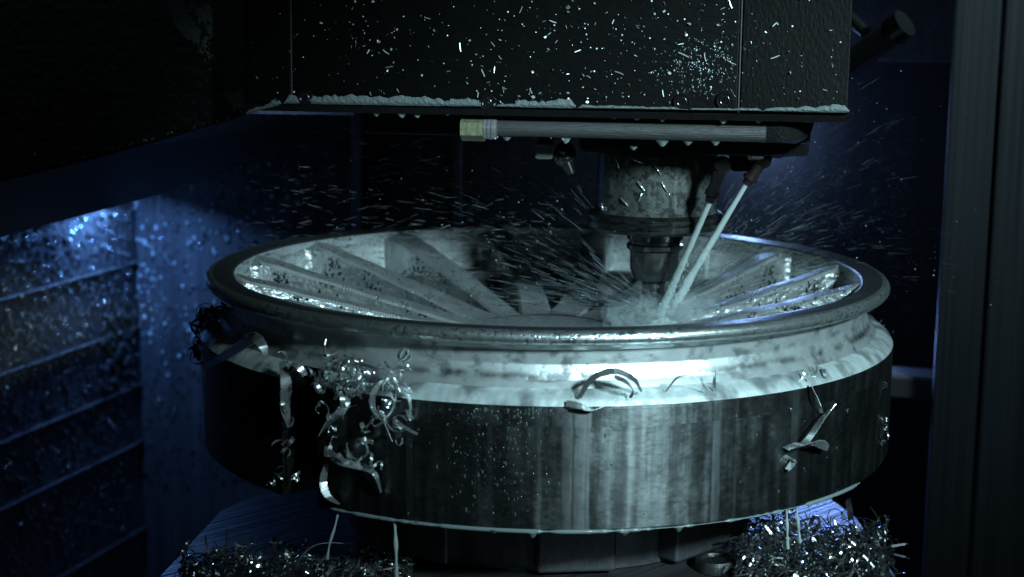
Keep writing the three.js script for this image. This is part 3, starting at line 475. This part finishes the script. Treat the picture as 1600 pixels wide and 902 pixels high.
const drift = (left) => (o) => {
  const x = left ? rnd(380, 930) : 1140 + 290 * pow(rnd(), 1.3), y = left ? 190 + 290 * pow(rnd(), 0.8) : rnd(180, 520), p = atZ(x, y, rnd(-0.55, -0.02)); if (p.y < B + 0.01 && hypot(p.x, p.z) < 0.3) p.y = B + rnd(0.01, 0.1);
  const d = left ? V(-1, rnd(-0.35, 0.25), rnd(-0.3, 0.3)) : V(rnd(-0.5, 1), rnd(-0.9, 0.5), rnd(-0.4, 0.4)); flyDrop(o, p, d, left ? rnd(0.004, 0.014) : rnd(0.003, 0.011), left ? 0.00004 + 0.00012 * pow(rnd(), 4) : 0.00004 + 0.00008 * pow(rnd(), 4));
};
swarm('coolant_spray', streakGeo, M.spray, 1500, drift(true), 'fine airborne coolant drops drifting left of the spindle over the wheel', 'spray');
swarm('coolant_spray', streakGeo, M.farSpray, 1500, drift(false), 'dim fine coolant drops in the air right of the spindle', 'spray');
swarm('coolant_drops', bead, M.spray, 1600, (o) => { const a = rnd(0.1, PI - 0.1), d = V(-cos(a), sin(a) * 0.75, rnd(-0.8, 0.5)).normalize(), q = hit.clone().addScaledVector(d, 0.02 + 0.3 * rnd()); o.position.copy(q); o.scale.setScalar(0.00012 + 0.0006 * pow(rnd(), 5)); }, 'tiny round coolant drops hanging in the air over the wheel', 'spray');
swarm('coolant_spray', streakGeo, M.spray, 1100, (o) => { const a = -rnd(PI), up = 0.02 + 0.5 * pow(rnd(), 1.6), d = V(cos(a) * 1.2, up, sin(a)).normalize(), dist = 0.012 + 0.13 * pow(rnd(), 1.2), p = hit.clone().addScaledVector(d, dist); flyDrop(o, p, d, rnd(0.006, 0.022), rnd(0.00004, 0.0001)); }, 'dense fan of hair-thin spray bursting from the cutter tip', 'spray');
// splash: nested veils of mist round the foot of the jets, and a low mound of froth
{
  const shell = (rx, ry, rz, k) => { const g = new THREE.IcosahedronGeometry(1, 20), p = g.attributes.position; for (let i = 0; i < p.count; i++) { const x = p.getX(i), y = p.getY(i), z = p.getZ(i), q = 0.72 + 0.6 * (fbm(x * 2.2 + k + 9, y * 2.2 + z * 1.7 + 9, 4) - 0.5) * 1.6 + 0.12 * (fbm(atan2(z, x) * 9 + k + 40, y * 2 + 9, 2) - 0.5); p.setXYZ(i, x * rx * q, y * ry * q, z * rz * q); } g.computeVertexNormals(); return g.translate(hit.x + 0.004, B - 0.036, hit.z); };
  const gs = []; for (let i = 0; i < 9; i++) { const f = 0.28 + 0.72 * i / 8; gs.push(shell(0.06 * f, 0.028 * pow(f, 0.8), 0.045 * f, i * 3.7)); }
  stuff(obj('coolant_mist', gs, M.mist), 'soft pale mist of coolant hanging round the cutter tip', 'mist');
  const pos = [], idx = [], N = 96, Q = 40; for (let j = 0; j <= Q; j++) for (let i = 0; i <= N; i++) { const a = i / N * 2 * PI, r = 0.06 * j / Q, n = fbm(3 + cos(a) * r * 160 + 20, 3 + sin(a) * r * 160 + 20, 4); pos.push(hit.x + 0.006 + r * cos(a) * 1.3, B - 0.052 + 0.013 * exp(-pow(r / 0.02, 2)) + 0.012 * (n - 0.35) * (1 - pow(j / Q, 2)), hit.z + r * sin(a)); }
  for (let j = 0; j < Q; j++) for (let i = 0; i < N; i++) { const A = j * (N + 1) + i; idx.push(A, A + 1, A + N + 1, A + 1, A + N + 2, A + N + 1); }
  const g = new THREE.BufferGeometry(); g.setAttribute('position', new THREE.Float32BufferAttribute(pos, 3)); g.setIndex(idx); g.computeVertexNormals(); g.setAttribute('uv', new THREE.Float32BufferAttribute(new Float32Array(pos.length / 3 * 2), 2));
  stuff(obj('coolant_splash', g, M.coolant), 'frothing coolant splash where the jets meet the cutter tip', 'splash');
}
// milky rim of coolant gathered along the lower edge of the block
{
  const f0 = angleAt(512, 780), f1 = angleAt(1345, 745), N = 300, pos = [], idx = [], K = 8;
  for (let i = 0; i <= N; i++) { const f = lerp(f0, f1, i / N), r = 0.0003 + 0.0015 * sstep(0.34, 0.66, fbm(i * 0.09, 3, 4)); for (let j = 0; j < K; j++) { const a = j / K * 2 * PI, R = 0.2842 + r * cos(a); pos.push(R * sin(f), B - 0.1308 + r * 0.9 * sin(a), R * cos(f)); } }
  for (let i = 0; i < N; i++) for (let j = 0; j < K; j++) { const A = i * K + j, C = i * K + (j + 1) % K; idx.push(A, C, A + K, C, C + K, A + K); }
  const g = new THREE.BufferGeometry(); g.setAttribute('position', new THREE.Float32BufferAttribute(pos, 3)); g.setIndex(idx); g.computeVertexNormals(); g.setAttribute('uv', new THREE.Float32BufferAttribute(new Float32Array(pos.length / 3 * 2), 2));
  stuff(obj('coolant_edge', g, mat({ color: new THREE.Color().setRGB(0.14, 0.18, 0.18), roughness: 0.3 })), 'milky line of coolant gathered along the lower edge of the block', 'coolant');
}
swarm('coolant_drops', bead, M.coolant, 220, (o) => { const k = rnd() > 0.5, a = k ? n1b : n2b, t = 0.35 + 0.65 * rnd(), b = k ? V(0.002, 0, 0.002).add(hit) : V(0.011, 0.002, -0.01).add(hit), q = a.clone().lerp(b, t), w = 0.001 + 0.006 * t; o.position.copy(q.add(V(rnd(-w, w), rnd(-w, w) * 0.4, rnd(-w, w)))); const s = 0.00015 + 0.0004 * pow(rnd(), 3); o.scale.set(s, s * rnd(1, 3.5), s); o.rotation.z = -0.4; }, 'drops torn loose along the two coolant jets', 'spray');
// drops lying on the front of the block and the nearer rim
swarm('surface_drops', bead, M.bead, 620, (o) => { const x = rnd() > 0.22 ? 785 + 60 * (rnd() + rnd() + rnd() - 1.5) * 1.5 : rnd(600, 1350), y = 640 + 165 * pow(rnd(), 1.9); const p = onCyl(x, y, 0.2849); o.position.copy(p); const s = 0.00014 + 0.0006 * pow(rnd(), 3); o.scale.set(s, s * rnd(1, 2.6), s * 0.5); o.rotation.y = atan2(p.x, p.z); }, 'small coolant beads on the front of the aluminium block', 'drops');

// ------------------------------------------------------------------ chips
// a curled ribbon of swarf: length, width, curl radius, pitch of the coil, opening of the curl
function chipGeo({ len = 0.04, wid = 0.005, rad = 0.006, pitch = 0.006, open = 0.5, saw = 0.15, n = 36, th = 0.0003 }) {
  const pos = [], idx = [], uv = []; let a = rnd(6), x = 0, y = 0; const k0 = rnd(9), P = [];
  for (let i = 0; i <= n; i++) { const t = i / n, r = rad * (1 + open * t * 2 + 0.5 * (fbm(t * 4 + k0, k0, 2) - 0.5)), ds = len / n; a += ds / r; x += cos(a) * ds; y += sin(a) * ds; const z = pitch * len / (2 * PI * rad) * t; P.push([x, y, z, a]); }
  const cx = P.reduce((s, p) => s + p[0], 0) / P.length, cy = P.reduce((s, p) => s + p[1], 0) / P.length, cz = P[n][2] / 2;
  P.forEach(([x, y, z, a], i) => { const w = wid * (0.5 + 0.5 * sin(clamp(i / n, 0.03, 0.97) * PI) ** 0.4) * (1 + (i % 2 ? saw : -saw)), nx = -sin(a), ny = cos(a); for (const [s, d] of [[-1, 0], [1, 0], [1, 1], [-1, 1]]) { pos.push(x - cx + nx * th * d, y - cy + ny * th * d, z - cz + s * w / 2); uv.push(i / n, (s + 1) / 2); } });
  for (let i = 0; i < n; i++) for (let j = 0; j < 4; j++) { const A = i * 4 + j, Bq = i * 4 + (j + 1) % 4; idx.push(A, Bq, A + 4, Bq, Bq + 4, A + 4); }
  const g = new THREE.BufferGeometry(); g.setAttribute('position', new THREE.Float32BufferAttribute(pos, 3)); g.setAttribute('uv', new THREE.Float32BufferAttribute(uv, 2)); g.setIndex(idx); return toCreasedNormals(g.toNonIndexed(), 0.7);
}
const kinds = [{ len: 0.05, rad: 0.006, wid: 0.006 }, { len: 0.045, rad: 0.009, wid: 0.005 }, { len: 0.03, rad: 0.012, wid: 0.0045, open: 1.2 }, { len: 0.06, rad: 0.005, wid: 0.004, pitch: 0.009 }, { len: 0.03, rad: 0.02, wid: 0.005, open: 2 }, { len: 0.04, rad: 0.007, wid: 0.008, saw: 0.25 }, { len: 0.035, rad: 0.004, wid: 0.003 }].map((k) => chipGeo({ ...k, wid: k.wid * 0.75, rad: k.rad * 0.8, len: k.len * 1.15, n: 44 }));
const protos = kinds.map(() => null), CURL = ['coiled', 'loosely curled', 'arched', 'thin coiled', 'gently bent', 'broad ragged', 'tightly curled'];
function chip(k, p, s, rot, label, group, m = M.chip) {
  let c; if (!protos[k]) { c = protos[k] = obj('metal_chip', kinds[k], m); } else { c = protos[k].clone(); c.name = numbered('metal_chip'); c.material = m; scene.add(c); }
  c.position.copy(p); c.scale.setScalar(s); c.rotation.set(...rot); c.userData.look = CURL[k] + (m === M.darkChip ? ' dark' : ' bright'); return tag(c, label, 'metal chip', group);
}
const anyRot = () => [rnd(6.3), rnd(6.3), rnd(6.3)];
// the tangle at the left front of the block
const tangle = 'curled bright aluminium chip in the tangle on the left front of the block', tangleG = 'chips tangled on the left front of the block';
for (let i = 0; i < 62; i++) { const u = rnd(), x = lerp(497, 638, rnd()), y = i < 46 ? rnd(553, 612) : rnd(600, 670); chip(floor(rnd(7)), onCyl(x, y, 0.287 + rnd(0.012)), rnd(0.35, 0.75), anyRot(), tangle, tangleG, rnd() > 0.8 ? M.darkChip : M.chip); }
for (const [x, y] of [[610, 640], [615, 668], [625, 690], [590, 650], [570, 690], [545, 640], [520, 670], [515, 700], [540, 715], [580, 720], [560, 705]]) chip(floor(rnd(7)), onCyl(x, y, 0.291), rnd(0.5, 0.85), anyRot(), tangle, tangleG);
const beside = 'small bright chip caught along the edge of the slot in the block', besideG = 'chips along the slot of the block';
for (const [x, y] of [[438, 560], [447, 572], [458, 580], [440, 590], [470, 578], [482, 583], [448, 600], [444, 620], [447, 640], [450, 660], [442, 700], [438, 735], [432, 752], [452, 690], [462, 745]]) chip(floor(rnd(7)), onCyl(x, y, 0.287), rnd(0.35, 0.7), anyRot(), beside, besideG, rnd() > 0.6 ? M.darkChip : M.chip);
// ribbons with a shape of their own
function ribbon(label, pts, w, m = M.chip, tw = 1.5, off = 0) {
  const c = new THREE.CatmullRomCurve3(pts), n = 110, pos = [], idx = [], uv = []; const k = rnd(10);
  for (let i = 0; i <= n; i++) { const t = i / n, p = c.getPoint(t), d = c.getTangent(t), out = V(p.x, 0, p.z).normalize(), s = d.clone().cross(out).normalize().multiplyScalar(cos(tw * t + k * 0.1 + off)).addScaledVector(out, sin(tw * t + k * 0.1 + off)), nn = d.clone().cross(s).normalize(), ww = w * (0.45 + 0.55 * sin(clamp(t, 0.04, 0.96) * PI) ** 0.5) * (0.88 + 0.2 * (hash(i, floor(k * 99)) - 0.5) + (i % 2 ? 0.1 : -0.1)); for (const [a, b] of [[-1, 0], [1, 0], [1, 1], [-1, 1]]) { const q = p.clone().addScaledVector(s, a * ww / 2).addScaledVector(nn, b * 0.0004); pos.push(q.x, q.y, q.z); uv.push(t, (a + 1) / 2); } }
  for (let i = 0; i < n; i++) for (let j = 0; j < 4; j++) { const A = i * 4 + j, Bq = i * 4 + (j + 1) % 4; idx.push(A, Bq, A + 4, Bq, Bq + 4, A + 4); }
  const g = new THREE.BufferGeometry(); g.setAttribute('position', new THREE.Float32BufferAttribute(pos, 3)); g.setAttribute('uv', new THREE.Float32BufferAttribute(uv, 2)); g.setIndex(idx);
  return tag(obj('metal_ribbon', toCreasedNormals(g.toNonIndexed(), 0.6), m), label, 'metal ribbon');
}
const cp = (R, ...a) => a.map(([x, y, dr = 0]) => onCyl(x, y, R + dr));
ribbon('jagged bright ribbon of swarf sticking out at the left end of the block', cp(0.288, [325, 572], [345, 560], [370, 545], [390, 532], [405, 530, 0.004]), 0.009, M.chip, 0.5, 1.0);
ribbon('smooth curved strip of swarf bending down beside the jagged ribbon', cp(0.289, [382, 528], [398, 527, 0.006], [410, 540, 0.008], [416, 560, 0.004]), 0.008);
ribbon('long bright ribbon hanging down the left edge of the slot', cp(0.288, [440, 565], [447, 600, 0.003], [446, 640], [452, 668, 0.002]), 0.009);
ribbon('pale looping ribbon hanging from the tangle on its right side', cp(0.29, [605, 590], [585, 612, 0.008], [584, 640, 0.004], [600, 660, 0.006], [612, 690]), 0.008);
ribbon('pale ribbon slanting down through the middle of the tangle', cp(0.289, [545, 615], [535, 640, 0.006], [515, 660, 0.003], [500, 680]), 0.008);
ribbon('thin curved ribbon swinging out at the right end of the tangle', cp(0.288, [632, 600], [640, 625, 0.004], [643, 655], [636, 640, 0.006]), 0.005);
ribbon('wavy ribbon running across under the tangle', cp(0.289, [512, 705], [535, 722, 0.005], [560, 728, 0.002], [585, 740, 0.006], [596, 770]), 0.007);
ribbon('ribbon hanging to the lower edge of the block beside the slot', cp(0.288, [510, 725], [505, 755, 0.003], [512, 775, 0.004], [530, 788]), 0.006);
ribbon('dark arched ribbon lying on the ledge in the middle of the wheel front', cp(0.275, [905, 622, 0.008], [925, 592, 0.012], [960, 580, 0.016], [990, 592, 0.014], [1003, 612, 0.008]), 0.005, M.darkChip, 0.8);
ribbon('second dark ribbon curling inside the arched one on the ledge', cp(0.275, [960, 588, 0.016], [978, 596, 0.018], [990, 612, 0.012], [985, 622, 0.01]), 0.006, M.darkChip, 0.9);
ribbon('bright crumpled ribbon at the foot of the arched ribbon on the block', cp(0.286, [885, 630], [905, 634, 0.004], [925, 640, 0.002], [945, 634]), 0.007);
ribbon('thin dark wire of swarf arching over the ledge right of the middle', cp(0.28, [1040, 612], [1062, 588, 0.01], [1085, 588, 0.012], [1105, 610, 0.004]), 0.002, M.darkChip);
ribbon('short dark upright sliver standing on the ledge right of the wire', cp(0.28, [1117, 612], [1116, 595, 0.004], [1118, 580, 0.004]), 0.003, M.darkChip);
ribbon('thin bright sliver hanging from the ledge above the twisted ribbon', cp(0.288, [1268, 600], [1275, 618, 0.004], [1284, 645]), 0.004);
ribbon('twisted bright ribbon stuck to the right side of the block', cp(0.288, [1303, 634], [1285, 655, 0.008], [1265, 685, 0.01], [1255, 695, 0.004]), 0.009, M.chip, 0.5);
ribbon('crumpled ribbon under the twisted one on the right side of the block', cp(0.288, [1228, 702], [1250, 694, 0.01], [1275, 692, 0.012], [1294, 700, 0.004]), 0.008, M.chip, 2.5);
ribbon('small folded chip below the crumpled ribbon on the right of the block', cp(0.288, [1222, 722], [1232, 714, 0.004], [1240, 722], [1230, 735]), 0.006);
for (const [x, y] of [[1255, 588], [1265, 583], [1275, 580], [1285, 584], [1270, 592], [1258, 596]]) chip(floor(rnd(7)), onCyl(x, y, 0.279), rnd(0.3, 0.5), anyRot(), 'small chip lying on the ledge above the twisted ribbon', 'chips on the right of the ledge', rnd() > 0.5 ? M.darkChip : M.chip);
for (const [x, y] of [[1366, 505], [1372, 515], [1380, 520], [1368, 525], [1375, 532], [1362, 540], [1384, 530], [1378, 508]]) chip(floor(rnd(7)), atZ(x, y, -0.02), rnd(0.4, 0.6), anyRot(), 'chip packed in the groove at the right end of the wheel', 'chips in the groove at the right end', rnd() > 0.5 ? M.darkChip : M.chip);
for (const [x, y] of [[1382, 602], [1386, 655], [1384, 680], [1386, 668], [1378, 690]]) chip(6, onCyl(min(x, 1384), y, 0.2855), rnd(0.3, 0.5), anyRot(), 'tiny chip stuck to the right end of the block', 'chips at the right end of the block');
// dark swarf behind the left end of the rim
{
  const gs = []; for (let i = 0; i < 120; i++) { const x = rnd(306, 392), p = atZ(x, rnd(476 + 0.25 * abs(x - 345), 560), rnd(-0.02, 0.08)); gs.push(kinds[floor(rnd(7))].clone().scale(0.7, 0.7, 0.7).rotateX(rnd(6)).rotateY(rnd(6)).translate(p.x, p.y, p.z)); }
  stuff(obj('swarf_clump', gs, M.rubber), 'dark clump of matted swarf on the left end of the block', 'chips');
}
// slivers on the spindle nose
const axisXZ = V(axis.x, 0, axis.z);
function onNose(px, py, R = 0.05) { const d = ray(px, py), o = ORIGIN.clone().sub(axisXZ), a = d.x * d.x + d.z * d.z, b = o.x * d.x + o.z * d.z, c = o.x ** 2 + o.z ** 2 - R * R; return ORIGIN.clone().addScaledVector(d, (-b - sqrt(max(0, b * b - a * c))) / a); }
for (const [x0, y0, x1, y1] of [[963, 248, 968, 263], [1024, 259, 1033, 274], [1034, 285, 1043, 300], [996, 284, 1007, 298], [970, 310, 981, 321], [1003, 302, 998, 314], [1043, 306, 1048, 301], [992, 250, 1005, 255], [940, 318, 942, 328], [970, 336, 970, 342]]) { const a = onNose(x0, y0, 0.0505), b = onNose(x1, y1, 0.0505), m = a.clone().lerp(b, 0.5).add(V(0, 0, 0.001)); tag(obj('metal_sliver', tube([a, m, b], 0.0006, 8, 6).scale(1, 1, 1), M.chip), 'thin bright sliver stuck to the stained spindle nose', 'metal sliver', 'slivers on the spindle nose'); }
// flecks all over the head cover
{
  const gs = [], flakes = [0, 1, 2, 3].map((k) => chipGeo({ len: [0.006, 0.0045, 0.008, 0.003][k], wid: [0.0011, 0.0018, 0.0008, 0.002][k], rad: [0.005, 0.004, 0.008, 0.004][k], pitch: 0.001, n: 8, saw: 0 }).rotateX(PI / 2)), dot = new THREE.IcosahedronGeometry(0.0009, 1).scale(1, 1, 0.5);
  for (let i = 0; i < 640; i++) { const q = rnd(), x = q > 0.93 ? rnd(1165, 1320) : q > 0.8 ? rnd(388, 560) : rnd(540, 1150), y = -10 + 172 * pow(rnd(), 0.85), p = toWorld(loc(x, y, FZ + 0.001)), skip = fbm(x * 0.012, y * 0.016, 3) < 0.42 && rnd() > 0.25, s = (0.2 + 0.75 * pow(rnd(), 2.2)) * (rnd() > 0.95 ? 1.5 : 1), g = (rnd() > 0.6 ? dot : flakes[floor(rnd(4))]).clone(); if (!skip) gs.push(g.scale(s, s, s).rotateX(rnd(-0.7, 0.7)).rotateY(rnd(-0.7, 0.7)).rotateZ(rnd(6.3)).translate(p.x, p.y, p.z)); }
  stuff(obj('metal_flecks', gs.map((g) => g.index ? g.toNonIndexed() : g), M.fleck), 'bright flecks of metal stuck all over the front of the black head', 'chips');
  swarm('surface_drops', bead, M.bead, 300, (o) => { const x = 1095 + 55 * (rnd() + rnd() + rnd() - 1.5) * 1.3, y = 105 + 60 * (rnd() + rnd() - 1); o.position.copy(toWorld(loc(x, y, FZ + 0.0003))); const s = rnd(0.0002, 0.0006); o.scale.set(s, s * rnd(1, 2), s * 0.5); }, 'patch of tiny coolant drops on the right of the black head', 'drops');
}
{
  const gs = [], f = kinds[6];
  const at = (x, y) => atZ(x, y, 0.03 + (x - 384) / 384 * -0.02 + 0.0025);
  for (let i = 0; i < 46; i++) { const t = rnd(), x = 15 + t * 365, y = lerp(277, 180, t) - rnd(4) + (rnd() > 0.7 ? -rnd(60) : 0); const s = rnd(0.06, 0.2); gs.push(f.clone().scale(s, s * 0.6, s).rotateX(rnd(6)).rotateZ(rnd(6)).translate(...at(x, y).toArray())); }
  for (let i = 0; i < 40; i++) { const t = rnd(), x = 50 + 18 * sin(t * 5) - 30 * t * t + rnd(-6, 6), y = 60 + t * 215; const s = rnd(0.08, 0.26); gs.push(f.clone().scale(s * 0.6, s, s).rotateX(rnd(6)).rotateZ(rnd(-0.5, 0.5)).translate(...at(x, y).toArray())); }
  stuff(obj('metal_flecks', gs, M.fleck), 'few bright flecks along the lower edge and left side of the slanted cover', 'chips');
}
// heaps on the table: chips lying on each other, wet
function heap(name, label, n, spot, m, sMin, sMax) { const gs = []; for (let i = 0; i < n; i++) { const p = spot(i); const s = rnd(sMin, sMax); gs.push(heapKinds[floor(rnd(7))].clone().scale(s, s, s).rotateX(rnd(6)).rotateY(rnd(6)).rotateZ(rnd(6)).translate(p.x, p.y, p.z)); } return stuff(obj(name, gs, m), label, 'chips'); }
const heapKinds = [{ len: 0.07, rad: 0.006, wid: 0.0024 }, { len: 0.08, rad: 0.009, wid: 0.0018, open: 0.9 }, { len: 0.06, rad: 0.004, wid: 0.002, pitch: 0.007 }, { len: 0.05, rad: 0.014, wid: 0.0022, open: 1.4 }, { len: 0.04, rad: 0.005, wid: 0.0035, pitch: 0.008, open: 0.9 }, { len: 0.09, rad: 0.007, wid: 0.0014, pitch: 0.012 }, { len: 0.03, rad: 0.006, wid: 0.005, saw: 0.25 }].map((k) => chipGeo({ ...k, n: 40 }));
const onTable = (px, py, h = 0) => { const p = atY(px, py, 0.004); p.y += h; return p; };
heap('chip_heap', 'wet heap of chips glinting blue and white on the right of the table', 420, () => { const x = rnd(1150, 1385), y = 910 - rnd(1) * (x < 1240 ? 105 : 85) * (0.6 + 0.4 * rnd()); return onTable(x, y, 0.016 * rnd()); }, M.wetChip, 0.5, 1.0);
heap('chip_heap', 'low dark heap of chips at the bottom left of the table', 260, () => { const x = rnd(285, 640), t = rnd(); return onTable(x, 905 - 45 * t * (0.4 + 0.6 * abs(sin(x * 0.03))), 0.006 * rnd()); }, M.wetChip, 0.4, 0.85);
ribbon('thin pale wire of swarf curving in the air at the bottom left, across the strand', [[462, 890], [472, 868], [490, 853], [515, 848], [552, 851]].map(([x, y]) => atZ(x, y, 0.2)), 0.0016);
for (const [x, y, s] of [[372, 868, 0.6], [430, 862, 0.7], [396, 858, 0.4], [445, 880, 0.6]]) chip(0, onTable(x, y, 0.006), s, anyRot(), 'small ring shaped chip on top of the dark heap at the lower left', 'ring chips on the dark heap');

// ------------------------------------------------------------------ labels that tell alike things apart
const thirds = [['upper part of ', (t) => t < 0.34], ['middle of ', (t) => t >= 0.34 && t < 0.67], ['lower part of ', (t) => t >= 0.67]];
tellApart(tangleG, 'chip,', "tangle on the block's left front", false, thirds);
tellApart(besideG, 'chip', 'along the slot in the block', true);
tellApart('chips on the right of the ledge', 'chip', 'on the ledge above the twisted ribbon');
tellApart('chips in the groove at the right end', 'chip', 'in the groove at the right end', true);
tellApart('chips at the right end of the block', 'chip', "on the block's right end", true);
tellApart('ring chips on the dark heap', 'ring of swarf', 'on the dark heap, lower left');
tellApart('drops under the head lip', 'coolant drop', 'hanging under the black head lip');
tellApart('drops under the pipe', 'coolant drop', 'hanging under the grey coolant pipe');
tellApart('drops under the block', 'coolant drop', "hanging under the block's lower edge");
tellApart('slivers on the spindle nose', 'sliver', 'stuck to the stained spindle nose');

renderer.render(scene, camera);
